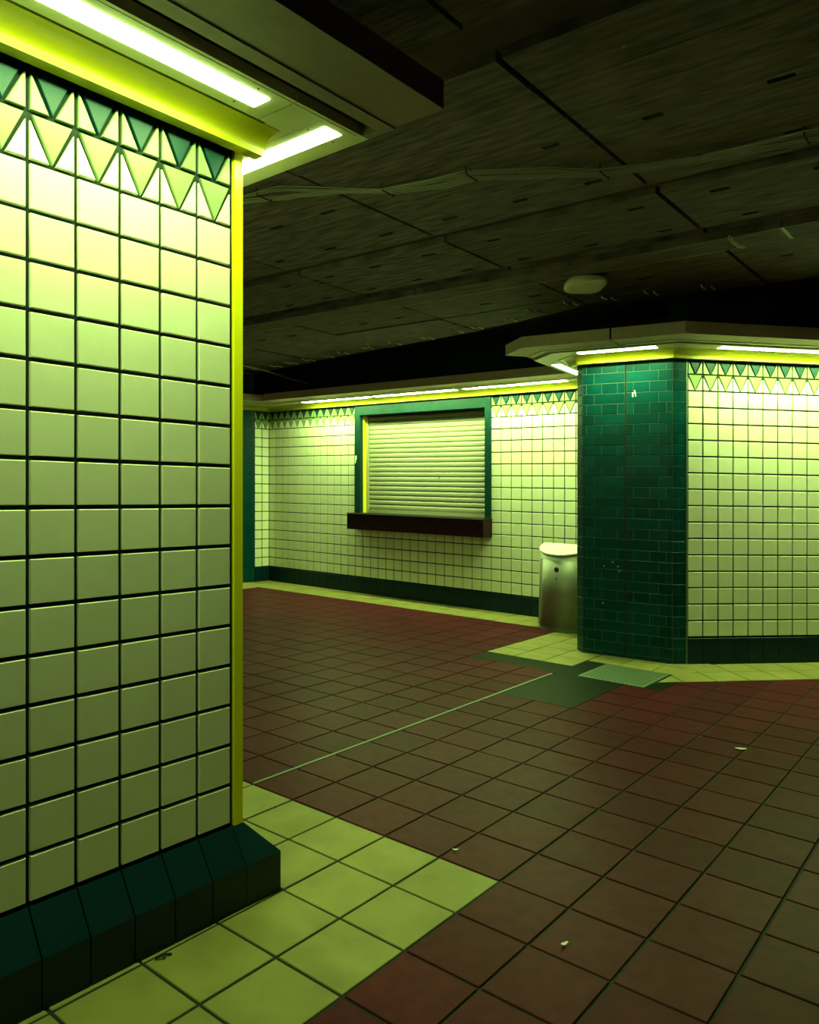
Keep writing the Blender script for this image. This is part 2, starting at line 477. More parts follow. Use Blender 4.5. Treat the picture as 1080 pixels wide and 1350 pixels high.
# ------------------------------------------------------------------ far wall with the kiosk opening (wall_back)
WS0, WS1, WZ0, WZ1 = 2.085, 4.345, 1.20, 2.68
mb = MB()
mb.box(FRF, -0.6, WS0, -0.35, -0.012, -0.02, 3.8)
mb.box(FRF, WS1, 7.2, -0.35, -0.012, -0.02, 3.8)
mb.box(FRF, WS0, WS1, -0.35, -0.012, -0.02, WZ0)
mb.box(FRF, WS0, WS1, -0.35, -0.012, WZ1, 3.8)
mb.box(FRF, WS0 - .1, WS1 + .1, -0.40, -0.34, WZ0 - .1, WZ1 + .1)
wall_back = mb.build('wall_back', 'grout', kind='structure', label='far tiled wall around the shuttered kiosk window')
cand = []
for c in range(0, 43):
    s0, s1 = c * T, (c + 1) * T
    for r in range(17):
        z0, z1 = HB_F + r * T, HB_F + (r + 1) * T
        if s1 > 1.985 + .01 and s0 < 4.425 - .01 and z1 > 1.2 + .01: 
            if s0 < 1.985 - .03 and s1 > 1.985 + .02: pass
            else: continue
        x, y, _ = FRF.pt(s0, 0, 0)
        cand.append((y, c, r))
cand.sort()
n = 0; mb = MB(); mz = {'tile': MB(), 'tile_pale': MB(), 'tile_green': MB()}
for y, c, r in cand:
    s, z = (c + .5) * T, HB_F + (r + .5) * T
    if r < 15:
        vis = c < 38
        if vis and n < 300:
            wall_piece('wall_tile', FRF, 'F', SQ, s, z, 0, 'tile', wall_back); n += 1
        else:
            slab_add(mb, FRF.pt(s, 0, z), SQ, ax3(FD), ZUP, ax3(FN), 0.018, 0.0022)
    else:
        up = r == 16
        for poly, m in ((TRI, 'tile_green' if up else 'tile_pale'), (HALF_L, 'tile_pale' if up else 'tile'), (HALF_R, 'tile_pale' if up else 'tile')):
            slab_add(mz[m], FRF.pt(s, 0, z), poly, ax3(FD), ZUP, ax3(FN), 0.018, 0.0022)
mb.build('remote_wall_tiles', 'tile', wall_back, kind='stuff')
for m, b in mz.items(): b.build('zigzag_tiles', m, wall_back, kind='stuff')

base_b = MB(); base_b.box(FRF, 0.0, 7.0, -0.1, 0.002, -0.02, HB_F - 0.012)
base_b = base_b.build('baseboard_back', 'grout', kind='structure', label='dark green tile base along the far wall')
BT = rect(T - .004, HB_F - .012)
for c in range(0, 43):
    wall_piece('base_tile', FRF, 'Fb', BT, (c + .5) * T, (HB_F - .010) / 2, 0.010, 'base', base_b, t=0.012, bev=0.002, jit=0.002)

# short return wall and brick pier at the far end of the concourse
FRQ = Frame(F0, FN, FD)                                   # along the return: s away from far wall, faces +FD
mb = MB(); mb.box(FRQ, -0.02, 0.315, -0.3, -0.012, -0.02, 3.8)
wall_q = mb.build('wall_end', 'grout', kind='structure', label='short tiled return wall beyond the pier corner')
for c in range(2):
    for r in range(15):
        wall_piece('wall_tile', FRQ, 'Q', SQ, (c + .5) * T, HB_F + (r + .5) * T, 0, 'tile', wall_q)
    zig_cell(FRQ, 'Q', (c + .5) * T, HB_F + 15.5 * T, False, wall_q)
    zig_cell(FRQ, 'Q', (c + .5) * T, HB_F + 16.5 * T, True, wall_q)
for c in range(2):
    wall_piece('base_tile', FRQ, 'Qb', BT, (c + .5) * T, (HB_F - .010) / 2, 0.010, 'base', wall_q, t=0.012, bev=0.002, jit=0.002)
BH, BW, BZ = 0.0996, 0.1525, 0.0404
def brick_face(fr, s0, s1, z1, parent, key, phase=0.0, stuff=None, breaks=()):
    """Running-bond courses of glazed bricks between s0 and s1."""
    r = -1
    while BZ + r * BH < z1 - 0.02:
        z = max(BZ + r * BH, 0.001); hgt = min(BZ + (r + 1) * BH, z1) - z
        bw = BW if r % 2 else 2.02 * BW                     # header course, stretcher course
        off = phase + (0.5 * BW if r % 2 else 0.0)
        cuts = [s0]; k = math.floor((s0 - off) / bw) + 1
        while off + k * bw < s1 - 0.012:
            if off + k * bw > s0 + 0.012: cuts.append(off + k * bw)
            k += 1
        cuts.append(s1)
        for b in breaks:
            cuts = sorted([c for c in cuts if abs(c - b) > 0.02] + [b])
        for a, b in zip(cuts[:-1], cuts[1:]):
            w = b - a
            ga = 0.009 if any(abs(a - q) < 1e-6 for q in breaks) else 0.0022
            gb = 0.009 if any(abs(b - q) < 1e-6 for q in breaks) else 0.0022
            poly = [(-w / 2 + ga, -hgt / 2 + .0025), (w / 2 - gb, -hgt / 2 + .0025), (w / 2 - gb, hgt / 2 - .0025), (-w / 2 + ga, hgt / 2 - .0025)]
            if stuff is not None:
                slab_add(stuff, fr.pt((a + b) / 2, 0, z + hgt / 2), poly, ax3(fr.D), ZUP, ax3(fr.N), 0.012, 0.002)
            else:
                wall_piece('brick', fr, (key, round(w, 4), round(hgt, 4), round(ga, 4), round(gb, 4)), poly, (a + b) / 2, z + hgt / 2, random.uniform(-.0015, .0005), 'brick', parent, jit=0.006)
        r += 1
Q1 = FRQ.xy(0.31, 0); qd = unit((FN[0] * .92 - FD[0] * .39, FN[1] * .92 - FD[1] * .39))
FRQ1 = Frame(Q1, qd, (-qd[1], qd[0]) if dot((-qd[1], qd[0]), FD) > 0 else (qd[1], -qd[0]))
Q2 = FRQ1.xy(0.19, 0); qe = unit((-FD[0] * .8 + FN[0] * .2, -FD[1] * .8 + FN[1] * .2))
FRQ2 = Frame(Q2, qe, FN)
FRQ2.N = (qe[1], -qe[0]) if dot((qe[1], -qe[0]), FN) > 0 else (-qe[1], qe[0])
mb = MB()
mb.poly([FRQ1.xy(0, -.008), FRQ1.xy(0.187, -.008), FRQ2.xy(3.3, -.008), add(FRQ2.xy(3.3, 0), FN, -0.6), add(Q1, FD, -0.3)], -0.02, 3.8)
wall_qp = mb.build('wall_corner', 'brick_grout', kind='structure', label='green glazed brick pier at the far end of the far wall')
mb = MB()
brick_face(FRQ1, 0.0, 0.19, 2.83, None, 'q1', stuff=mb)
brick_face(FRQ2, 0.0, 3.2, 2.83, None, 'q2', stuff=mb)
mb.build('brick_courses', 'brick', wall_qp, kind='stuff')

# ------------------------------------------------------------------ brick pier and angled tiled wall on the right
PA2 = FRP.xy(-0.085, -0.085)
PA3 = FRP.xy(-0.085, -1.6)
FRP2 = Frame(PA2, unit((PA[0] - PA2[0], PA[1] - PA2[1])), None)
FRP2.N = unit((PN[0] - PD[0], PN[1] - PD[1]))
FRP3 = Frame(PA3, unit((PA2[0] - PA3[0], PA2[1] - PA3[1])), (-PD[0], -PD[1]))
PLEN = math.hypot(PB[0] - PA[0], PB[1] - PA[1])
mb = MB()
k = 0.0035
mb.poly([FRP3.xy(0, -k), FRP2.xy(0.003, -k), FRP.xy(0.003, -k), FRP.xy(PLEN - .003, -k), FRR.xy(0, -k), FRR.xy(0, -1.5)], -0.02, 2.93)
pier = mb.build('wall_pier', 'brick_grout', kind='structure', label='green glazed brick pier beside the steel bin')
ZP = 2.835
brick_face(FRP, 0.003, PLEN - 0.003, ZP, pier, 'p', phase=0.1185, breaks=(0.427,))
brick_face(FRP2, 0.0, 0.117, ZP, pier, 'p2', phase=0.5)
FRB = Frame(PB, RD, RN)
brick_face(FRB, 0.003, 0.135, ZP, pier, 'p3', phase=0.07)
mb = MB()
brick_face(FRP3, 0.0, 1.5, ZP, None, 'p4', stuff=mb)
mb.build('hidden_side_bricks', 'brick', pier, kind='stuff')
mb = MB(); mb.box(FRP, 0.419, 0.435, -0.012, -0.003, 0, ZP)
mb.build('movement_joint', 'black', pier)
mb = MB(); mb.box(FRB, 0.139, 0.149, -0.012, 0.003, 0, ZP)
mb.build('corner_bead', 'steel_dark', pier, label='thin metal bead where brick meets tile')
# small fixings left in the bricks
for s, z in ((0.217, 0.865), (0.303, 0.908), (0.354, 0.868), (0.369, 0.825), (0.206, 0.504)):
    mb = MB()
    c = []
    for rr, dd in ((0.010, 0.0), (0.010, 0.004), (0.006, 0.005), (0.0055, 0.001)):
        c.append([FRP.pt(s + rr * math.cos(a * math.pi / 5), dd, z + rr * math.sin(a * math.pi / 5)) for a in range(10)])
    mb.sweep(c)
    mb.build('screw_socket', 'steel', pier)
mb = MB()
for (a, b, c, d) in ((-.018, -.006, -.02, .022), (-.006, .016, .010, .024), (.012, .02, -.016, .012), (.0, .012, .03, .042)):
    mb.hexa([FRP.pt(.507 + a, -.001, 2.51 + c), FRP.pt(.507 + b, -.001, 2.51 + c - .004), FRP.pt(.507 + b, -.001, 2.51 + d), FRP.pt(.507 + a, -.001, 2.51 + d - .003)],
            [FRP.pt(.507 + a, .0025, 2.51 + c), FRP.pt(.507 + b, .0025, 2.51 + c - .004), FRP.pt(.507 + b, .0025, 2.51 + d), FRP.pt(.507 + a, .0025, 2.51 + d - .003)])
mb.build('torn_sticker', 'paper', pier, label='torn pale sticker residue')

mb = MB(); mb.box(FRR, 0.0, 3.4, -0.4, -0.012, -0.02, 3.8)
wall_right = mb.build('wall_right', 'grout', kind='structure', label='angled tiled wall next to the green brick pier')
for c in range(13):
    s = (c + .5) * T
    for r in range(15):
        wall_piece('wall_tile', FRR, 'R', SQ, s, HB_R + (r + .5) * T, 0, 'tile', wall_right)
    zig_cell(FRR, 'R', s, HB_R + 15.5 * T, False, wall_right)
    zig_cell(FRR, 'R', s, HB_R + 16.5 * T, True, wall_right)
mb = MB()
for c in range(13, 22):
    for r in range(17):
        slab_add(mb, FRR.pt((c + .5) * T, 0, HB_R + (r + .5) * T), SQ, ax3(RD), ZUP, ax3(RN), 0.018, 0.0022)
mb.build('outlying_tiles', 'tile', wall_right, kind='stuff')
base_r = MB(); base_r.box(FRR, 0.0, 3.4, -0.1, 0.002, -0.02, HB_R - 0.012)
base_r = base_r.build('baseboard_right', 'grout', kind='structure', label='dark green tile base under the angled wall')
BTR = rect(T - .004, HB_R - .012)
for c in range(0, 22):
    wall_piece('base_tile', FRR, 'Rb', BTR, (c + .5) * T, (HB_R - .010) / 2, 0.010, 'base', base_r, jit=0.002, bev=0.002)

# ------------------------------------------------------------------ light troughs (soffits)
def offset_path(path, d):
    """Mitred offset of a polyline of (x, y) towards its outward side (given by the first normals)."""
    out = []
    for i, p in enumerate(path['pts']):
        ns = path['nrm']
        if i == 0: n1 = n2 = ns[0]
        elif i == len(path['pts']) - 1: n1 = n2 = ns[-1]
        else: n1, n2 = ns[i - 1], ns[i]
        m = unit((n1[0] + n2[0], n1[1] + n2[1]))
        c = dot(m, n1)
        out.append(add(p, m, d / c))
    return out

def path_of(pts, side_pt):
    nr = []
    for a, b in zip(pts[:-1], pts[1:]):
        d = unit((b[0] - a[0], b[1] - a[1])); nr.append((d[1], -d[0]))
    m = add(pts[0], (pts[1][0] - pts[0][0], pts[1][1] - pts[0][1]), .5)
    if dot(nr[0], (side_pt[0] - m[0], side_pt[1] - m[1])) < 0: nr = [(-a, -b) for a, b in nr]
    return {'pts': pts, 'nrm': nr}

def sweep_profile(path, prof, zp):
    rings = []
    offs = [offset_path(path, d) for d, z in prof]
    for i in range(len(path['pts'])):
        rings.append([(offs[k][i][0], offs[k][i][1], zp + prof[k][1]) for k in range(len(prof))])
    mb = MB(); mb.sweep(rings); return mb

TRIM = ([(0.02, -0.070), (0.074, -0.070), (0.074, -0.052)] + [(0.168 - 0.094 * math.cos(a * math.pi / 24), -0.052 + 0.052 * math.sin(a * math.pi / 24)) for a in range(1, 13)]
        + [(0.168, 0.02), (0.02, 0.02)])
PANEL = [(0.182, 0.0), (0.39, 0.0), (0.39, 0.04), (0.182, 0.04)]
GAP = [(0.0, 0.045), (0.475, 0.045), (0.475, 0.06), (0.0, 0.06)]
FASC = [(0.462, 0.06), (0.462, 0.0), (0.525, 0.0), (0.525, 0.006), (0.755, 0.006), (0.755, 0.108), (0.742, 0.108), (0.742, 0.020), (0.474, 0.020), (0.474, 0.06)]

def light(fr, s0, s1, zp, label, seam0=0.0, seam1=0.0, d0=0.182, d1=0.39, l0=0.24, l1=0.33, mar=0.07):
    """Recessed fluorescent fitting: flat metal tray with a glowing strip diffuser."""
    t = empty('fluorescent_light', fr.pt((s0 + s1) / 2, (d0 + d1) / 2, zp), label=label, cat='light fitting', group='strip lights over the tiled walls')
    mb = MB()
    a, b = s0 - seam0, s1 + seam1
    for q in ((a, b, d0, l0), (a, b, l1, d1), (a, s0, l0, l1), (s1, b, l0, l1)):
        if q[1] - q[0] > 1e-4 and q[3] - q[2] > 1e-4: mb.box(fr, q[0], q[1], q[2], q[3], zp, zp + .03)
    mb.box(fr, a, b, d0, d1, zp + .03, zp + .04)
    mb.build('tray', 'cream_paint', t)
    mb = MB()
    mb.box(fr, s0 + .002, s1 - .002, l0 + .002, l1 - .002, zp - 0.002, zp + .02)
    mb.build('diffuser', 'lens_strong' if zp != ZL else ('lens' if fr is FRL else 'lens_dim'), t, label='glowing white strip diffuser')
    for s in (s0 + mar, s1 - mar):
        for d in (l0 - .022, l1 + .022):
            if d0 < d < d1:
                mb = MB()
                mb.sweep([[fr.pt(s + rr * math.cos(k * math.pi / 4), d + rr * math.sin(k * math.pi / 4), zz) for k in range(8)] for rr, zz in ((.004, zp + .002), (.004, zp - .0015), (.0025, zp - .0025))])
                mb.build('screw', 'screw', t)
    return t

# near pier: run along the tiled face, short run along its end
ZL = 2.926
S_END = 0.35
so = empty('trim_1', FRL.pt(-1.2, 0.4, ZL), kind='structure', label='metal light trough over the big tiled pier')
mb = MB(); mb.hexa([FRL.pt(-3.4, d, ZL + z) for d, z in TRIM], [FRL.pt(0.095, d, ZL + z) for d, z in TRIM]); mb.build('yellow_cove', 'lime', so, label='lime yellow cove moulding')
mb = MB(); mb.box(FRL, -3.4, S_END - .01, -3.3, 0.475, ZL + .045, ZL + .06); mb.box(FRL, -3.4, .09, 0.002, 0.02, ZL - 0.045, ZL + .045); mb.build('backing', 'black', so)
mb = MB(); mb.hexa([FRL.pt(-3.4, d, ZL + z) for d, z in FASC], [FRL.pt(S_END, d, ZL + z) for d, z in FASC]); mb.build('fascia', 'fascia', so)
mb = MB(); mb.box(FRL, S_END - .035, S_END, 0.39, 0.47, ZL, ZL + .04); mb.build('end_plate', 'fascia', so)
mb = MB(); mb.box(FRL, -0.013, 0.128, 0.182, 0.39, ZL, ZL + .04); mb.box(FRL, 0.02, 0.128, 0.05, 0.182, ZL + .002, ZL + .04); mb.build('corner_panel', 'cream_paint', so)
mb = MB(); mb.box(FRL, -3.3, 0.30, 0.371, 0.374, ZL - .0015, ZL + .002); mb.build('panel_bead', 'cream_paint', so)
light(FRL, -1.35, -0.085, ZL, 'glowing strip light nearest the camera, over the big tiled pier', seam1=0.068, seam0=2.0)
FRE2 = Frame(FRL.xy(0.05, 0), (-LN[0], -LN[1]), LD)
light(FRE2, -0.335, 0.95, ZL, 'short glowing strip light around the corner of the big pier', d0=0.08, d1=S_END - .05, l0=0.122, l1=0.21, seam0=.055, seam1=.04)
light(FRE2, 1.04, 2.4, ZL, 'unseen strip light added on the hidden end of the big pier', d0=0.08, d1=S_END - .05, l0=0.122, l1=0.21, seam0=.04, seam1=.8)  # unseen light added to brighten the middle floor and far left

# far wall
ZF = 2.883
pf = path_of([FRQ2.xy(3.2, 0), Q2, Q1, F0, FRF.xy(6.35, 0)], (0, 0))
so = empty('trim_2', FRF.pt(2.5, 0.3, ZF), kind='structure', label='metal light trough along the far wall')
sweep_profile(pf, TRIM, ZF).build('yellow_cove', 'lime', so, label='lime yellow cove moulding')
sweep_profile(pf, GAP, ZF).build('backing', 'black', so)
sweep_profile(pf, FASC, ZF).build('fascia', 'fascia_lit', so)
pq = path_of([FRQ2.xy(0.27, 0), Q2, Q1, F0, FRF.xy(1.10, 0)], (0, 0))
sweep_profile(pq, PANEL, ZF).build('corner_panel', 'cream_paint', so)
mb = MB(); mb.box(FRF, 5.70, 6.35, 0.182, 0.39, ZF, ZF + .04); mb.build('end_panel', 'cream_paint', so)
light(FRQ2, 0.32, 1.6, ZF, 'unseen strip light added over the far end brick pier', seam0=.04, seam1=.04)  # out of sight, added to lift the far left area
light(FRQ2, 1.7, 3.1, ZF, 'unseen strip light added further along past the far end brick pier', seam0=.04, seam1=.04)  # second unseen light added for the far left area
for (a, b, lb) in ((1.15, 2.53, 'strip light on the far wall, left of the kiosk shutter'), (2.63, 4.06, 'strip light on the far wall, directly above the kiosk shutter'), (4.19, 5.66, 'strip light on the far wall, between the kiosk and the brick pier')):
    light(FRF, a, b, ZF, lb, seam0=.045, seam1=.045)

# brick pier and angled wall
ZR = 2.89
RE = FRR.xy(3.3, 0)
pp = path_of([PA3, PA2, PA, PB, RE], FRP3.xy(.5, 5))
so = empty('trim_3', FRP.pt(.5, .3, ZR), kind='structure', label='metal light trough around the green brick pier')
sweep_profile(pp, TRIM, ZR).build('yellow_cove', 'lime', so, label='lime yellow cove moulding')
sweep_profile(pp, GAP, ZR).build('backing', 'black', so)
def cut(fr, s): return fr.xy(s, 0)
segs = [[FRP2.xy(0.0, 0), PA, FRP.xy(0.505, 0)], [FRP.xy(0.525, 0), PB, FRR.xy(0.262, 0)], [FRR.xy(0.27, 0), RE]]
for sg in segs:
    q = path_of(sg, (0, 0)) if len(sg) == 2 else path_of(sg, add(sg[0], FRP2.N, 1.0) if sg[0] == FRP2.xy(0.0, 0) else (0, 0))
    sweep_profile(q, FASC, ZR).build('fascia', 'fascia_lit', so)
mb = MB(); mb.box(FRR, 0.262, 0.27, 0.46, 0.757, ZR + .003, ZR + .11); mb.build('joint_cover', 'cream_paint', so)
sweep_profile(path_of([FRP3.xy(1.4, 0), PA2, PA, FRP.xy(0.05, 0)], FRP3.xy(.5, 5)), PANEL, ZR).build('corner_panel', 'cream_paint', so)
sweep_profile(path_of([FRP.xy(0.835, 0), PB, FRR.xy(0.11, 0)], (0, 0)), PANEL, ZR).build('corner_panel', 'cream_paint', so)
light(FRP, 0.06, 0.79, ZR, 'short strip light directly above the green brick pier', seam0=.009, seam1=.045)
light(FRR, 0.155, 1.63, ZR, 'strip light above the angled tiled wall by the picture edge', seam0=.045, seam1=.045)
light(FRR, 1.72, 3.2, ZR, 'strip light above the angled wall, out of view past the picture edge', seam0=.04, seam1=.04)
light(FRP3, 0.2, 1.36, ZR, 'strip light on the hidden side of the green brick pier', seam0=.04, seam1=.04)

# ------------------------------------------------------------------ kiosk window
win = empty('window_1', FRF.pt(3.2, 0, 1.2), kind='structure', label='kiosk window with a green metal surround')
def part(name, m, parent, boxes, fr=FRF, **kw):
    mb = MB()
    for b in boxes: mb.box(fr, *b)
    return mb.build(name, m, parent, **kw)
FZ = 2.835
part('jamb', 'frame_green', win, [(1.985, 2.095, -0.05, 0.022, 1.205, FZ)])
part('jamb', 'frame_green', win, [(4.335, 4.425, -0.05, 0.022, 1.205, FZ)])
part('head', 'frame_green', win, [(2.095, 4.335, -0.05, 0.022, 2.665, FZ)])
part('reveal', 'lime_lit', win, [(2.085, 2.095, -0.30, -0.05, 1.205, 2.665)], label='lime yellow side of the opening')
part('reveal', 'frame_green', win, [(4.335, 4.345, -0.30, -0.05, 1.205, 2.665), (2.095, 4.335, -0.30, -0.05, 2.662, 2.672)])
part('hook', 'cable_white', win, [(2.02, 2.03, .022, .045, 2.0, 2.06), (2.02, 2.03, .04, .046, 1.95, 2.06)])
sh = empty('roller_shutter', FRF.pt(3.2, -0.15, 1.2), label='closed pale roller shutter filling the kiosk window', cat='shutter')
zs0, zs1, nsl = 1.262, 2.655, 20
ph = (zs1 - zs0) / nsl
cprof = [(-.165, 0.0), (-.155, 0.0), (-.147, 0.006), (-.144, 0.018), (-.143, 0.034), (-.1445, 0.050), (-.149, 0.060), (-.155, ph - .003), (-.165, ph - .001)]
me = None
for k in range(nsl):
    z = zs0 + k * ph
    if me is None:
        mb = MB(); mb.sweep([[FRF.pt(s, d, z + zz) for d, zz in cprof] for s in (2.10, 4.33)])
        o = mb.build('slat', 'shutter', sh); me = o.data; z00 = o.location.z
    else:
        o = obj('slat', me, sh.location + (obj0.location), sh); o.location = obj0.location + Vector((0, 0, k * ph))
    if k == 0: obj0 = o
part('bottom_bar', 'shutter', sh, [(2.10, 4.33, -.165, -.128, 1.207, 1.258)])
part('guide_rail', 'shutter', sh, [(2.096, 2.13, -.17, -.12, 1.207, 2.66)])
part('guide_rail', 'shutter', sh, [(4.30, 4.334, -.17, -.12, 1.207, 2.66)])
for s, z, a in ((2.50, 1.92, .012), (3.45, 1.73, .016)):
    part('dent', 'mark', sh, [(s, s + a, -.1405, -.1388, z, z + .012)])
ct = empty('counter_shelf', FRF.pt(3.22, 0.1, 0.96), label='dark brown box counter under the kiosk shutter', cat='counter')
part('front_board', 'counter', ct, [(2.01, 4.437, 0.19, 0.21, 0.965, 1.19)])
part('end_board', 'counter', ct, [(2.01, 2.03, 0.0, 0.19, 0.965, 1.19)])
part('end_board', 'counter', ct, [(4.417, 4.437, 0.0, 0.19, 0.965, 1.19)])
part('underside', 'counter', ct, [(2.03, 4.417, 0.0, 0.19, 0.965, 0.985)])
part('counter_top', 'counter', ct, [(2.005, 4.442, -0.12, 0.215, 1.19, 1.205)])
part('edge_strip', 'steel_dark', ct, [(2.003, 4.444, 0.2151, 0.2175, 1.192, 1.206)], label='thin metal edging')

# ------------------------------------------------------------------ steel bin
FRT = Frame(FRF.xy(5.76, 0.40), FD, FN)
bin_ = empty('waste_bin', FRT.pt(0, .17, 0), label='half-round brushed steel waste bin with a sloping top beside the brick pier', cat='waste bin')
def dprof(wd, dp, n=22, inner=0.0):
    pts = [(-wd, 0.0)]
    for k in range(n + 1):
        a = math.pi - math.pi * k / n
        pts.append((wd * math.cos(a), .05 + (dp - .05) * math.sin(a)))
    pts.append((wd, 0.0))
    return pts
def bin_ring(wd, dp, zf): return [FRT.pt(s, d, zf(d)) for s, d in dprof(wd, dp)]
top = lambda d: 0.955 - 0.30 * d
mb = MB(); mb.sweep([bin_ring(.335, .355, lambda d: 0.05), bin_ring(.315, .335, top)])
b_ = mb.build('body', 'steel', bin_)
for p in b_.data.polygons: p.use_smooth = len(p.vertices) == 4
mb = MB(); mb.sweep([bin_ring(.325, .345, lambda d: 0.0), bin_ring(.325, .345, lambda d: 0.05)]); mb.build('plinth', 'steel_dark', bin_)
mb = MB(); mb.sweep([bin_ring(.322, .342, lambda d: top(d) + .001), bin_ring(.322, .342, lambda d: top(d) + .016)]); mb.build('lid', 'steel_lid', bin_, label='sloping steel top painted bright for the light it catches')
def dsurf(a, z, out):
    t = (z - .05) / .8; wd, dp = .335 - .02 * t + out, .355 - .02 * t + out
    return FRT.pt(wd * math.cos(a), .05 + (dp - .05) * math.sin(a), z)
mb = MB(); rows = []
for z in (0.10, 0.80):
    rows.append([dsurf(math.pi * (0.73 - 0.55 * k / 14), z, .004) for k in range(15)])
mb.sweep(rows, closed=False, caps=False, smooth=True)
inner = [[dsurf(math.pi * (0.73 - 0.55 * k / 14), z, -.004) for k in range(15)] for z in (0.10, 0.80)]
for a, b in ((rows[0], inner[0]), (rows[1], inner[1])):
    mb.sweep([a, b], closed=False, caps=False)
mb.face([rows[0][0], rows[1][0], inner[1][0], inner[0][0]]); mb.face([rows[0][-1], rows[1][-1], inner[1][-1], inner[0][-1]])
door = mb.build('door', 'steel', bin_, label='curved steel access door')
def disc(name, m, a, z, r, o0, o1, parent, n=12):
    mb = MB()
    mb.sweep([[dsurf(a + rr * math.cos(k * 2 * math.pi / n) / .33, z + rr * math.sin(k * 2 * math.pi / n), oo) for k in range(n)] for rr, oo in ((r, o0), (r, o1), (r * .6, o1 + .002))])
    return mb.build(name, m, parent)
for a_ in (0.738, 0.172):
    mb = MB()
    mb.sweep([[dsurf(math.pi * (a_ + e), z, .0015) for e in (-.007, .007)] + [dsurf(math.pi * (a_ + e), z, -.004) for e in (.007, -.007)] for z in (0.095, 0.805)])
    mb.build('door_seam', 'mark', bin_)
disc('lock', 'white', math.pi * 0.665, 0.575, .018, .003, .008, door)
disc('emblem', 'mark', math.pi * 0.48, 0.70, .030, .004, .0055, door)
disc('keyhole', 'mark', math.pi * 0.48, 0.60, .010, .004, .0055, door)

# ------------------------------------------------------------------ concrete ceiling
mb = MB()
def cbox(u0, u1, va, vb, z0, z1, m=mb):
    P = lambda u, v, z: (U[0] * u + V[0] * v, U[1] * u + V[1] * v, z)
    q = [(u0, va), (u1, va), (u1, vb), (u0, vb)]
    m.hexa([P(a, b, z0) for a, b in q], [P(a, b, z1) for a, b in q])
CF = Frame((0, 0), U, V)
LEDGE = [(-4.0, 6.95), (2.2, 6.9), (3.2, 6.72), (4.6, 7.1), (9.8, 7.95), (12.0, 8.3)]
def ledge_u(v):
    for (a, ua), (b, ub) in zip(LEDGE[:-1], LEDGE[1:]):
        if a <= v <= b: return ua + (ub - ua) * (v - a) / (b - a)
    return 7.0
for (a, ua), (b, ub) in zip(LEDGE[:-1], LEDGE[1:]):
    mb.hexa([CF.pt(-3.5, a, ZC + .045), CF.pt(ua - .12, a, ZC + .045), CF.pt(ub - .12, b, ZC + .045), CF.pt(-3.5, b, ZC + .045)],
            [CF.pt(-3.5, a, ZC + .2), CF.pt(ua - .12, a, ZC + .2), CF.pt(ub - .12, b, ZC + .2), CF.pt(-3.5, b, ZC + .2)])
cbox(-4, 10.5, -5, 13, ZC + .205, ZC + .5)
ceil = mb.build('ceiling', 'concrete_dark', origin=(0, 5, ZC), kind='structure', label='dark board-marked concrete slab ceiling with grooves and slots')

def plate(u0, u1, va, vb, zb, holes, uend=None):
    """Concrete panel with recessed anchor slots: underside grid with pockets."""
    us = sorted(set([u0, u1] + [x for h in holes for x in h[:2]])); vs = sorted(set([va, vb] + [x for h in holes for x in h[2:]]))
    mb = MB(); P = CF.pt; mb.extra = ['slot_shade']
    def fix(u, v):
        if uend is None or u < u1 - 1e-6: return u
        return uend(v)
    ish = lambda a, b, c, d: any(h[0] - 1e-6 <= a and b <= h[1] + 1e-6 and h[2] - 1e-6 <= c and d <= h[3] + 1e-6 for h in holes)
    for a, b in zip(us[:-1], us[1:]):
        for c, d in zip(vs[:-1], vs[1:]):
            if ish(a, b, c, d):
                t = zb + .11
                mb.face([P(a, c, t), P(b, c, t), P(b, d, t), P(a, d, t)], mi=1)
                q = [(a, c), (b, c), (b, d), (a, d)]
                for k in range(4):
                    e, f = q[k], q[(k + 1) % 4]
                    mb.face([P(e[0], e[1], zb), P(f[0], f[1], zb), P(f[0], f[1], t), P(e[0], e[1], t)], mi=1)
            else:
                mb.face([P(fix(a, c), c, zb), P(fix(b, c), c, zb), P(fix(b, d), d, zb), P(fix(a, d), d, zb)])
    q = [(u0, va), (fix(u1, va), va), (fix(u1, vb), vb), (u0, vb)]
    for k in range(4):
        e, f = q[k], q[(k + 1) % 4]
        mb.face([P(e[0], e[1], zb), P(f[0], f[1], zb), P(f[0], f[1], zb + .12), P(e[0], e[1], zb + .12)])
    return mb.build('ceiling_panel', 'concrete', ceil, origin=P((u0 + u1) / 2, (va + vb) / 2, zb))
UB = [(-3.0, -1.6), (-1.57, -0.1), (-0.06, 1.18), (1.22, 2.44), (2.68, 3.0), (3.012, 4.29), (4.43, 5.20), (5.30, 6.41), (6.425, 7.0)]
VB = [-3.0, -1.36, 0.16, 1.68, 3.22, 4.73, 6.25, 7.77, 9.3, 11.0]
slot_u = [0.40, 0.93, 1.46, 1.99, 2.35, 2.96, 3.52, 4.07, 4.60, 5.10, 5.62, 6.15, 6.6]
for ui, (u0, u1) in enumerate(UB):
    for k in range(len(VB) - 1):
        va, vb = VB[k] + .014, VB[k + 1] - .014
        if u1 < 2.0 and va > 4.5: continue
        last = ui == len(UB) - 1
        holes = []
        for su in slot_u:
            for q in range(-6, 20):
                sv = 1.36 + .53 * q + random.uniform(-.03, .03)
                if u0 + .06 < su < u1 - .09 and va + .12 < sv < vb - .12 and random.random() < .9 and not (last and su > 6.5):
                    w = random.uniform(.045, .065)
                    holes.append((su - .018, su + .018, sv - w, sv + w))
        zb = ZC + random.uniform(-.006, .006)
        plate(u0, u1, va, vb, zb, holes, uend=(ledge_u if last else None))

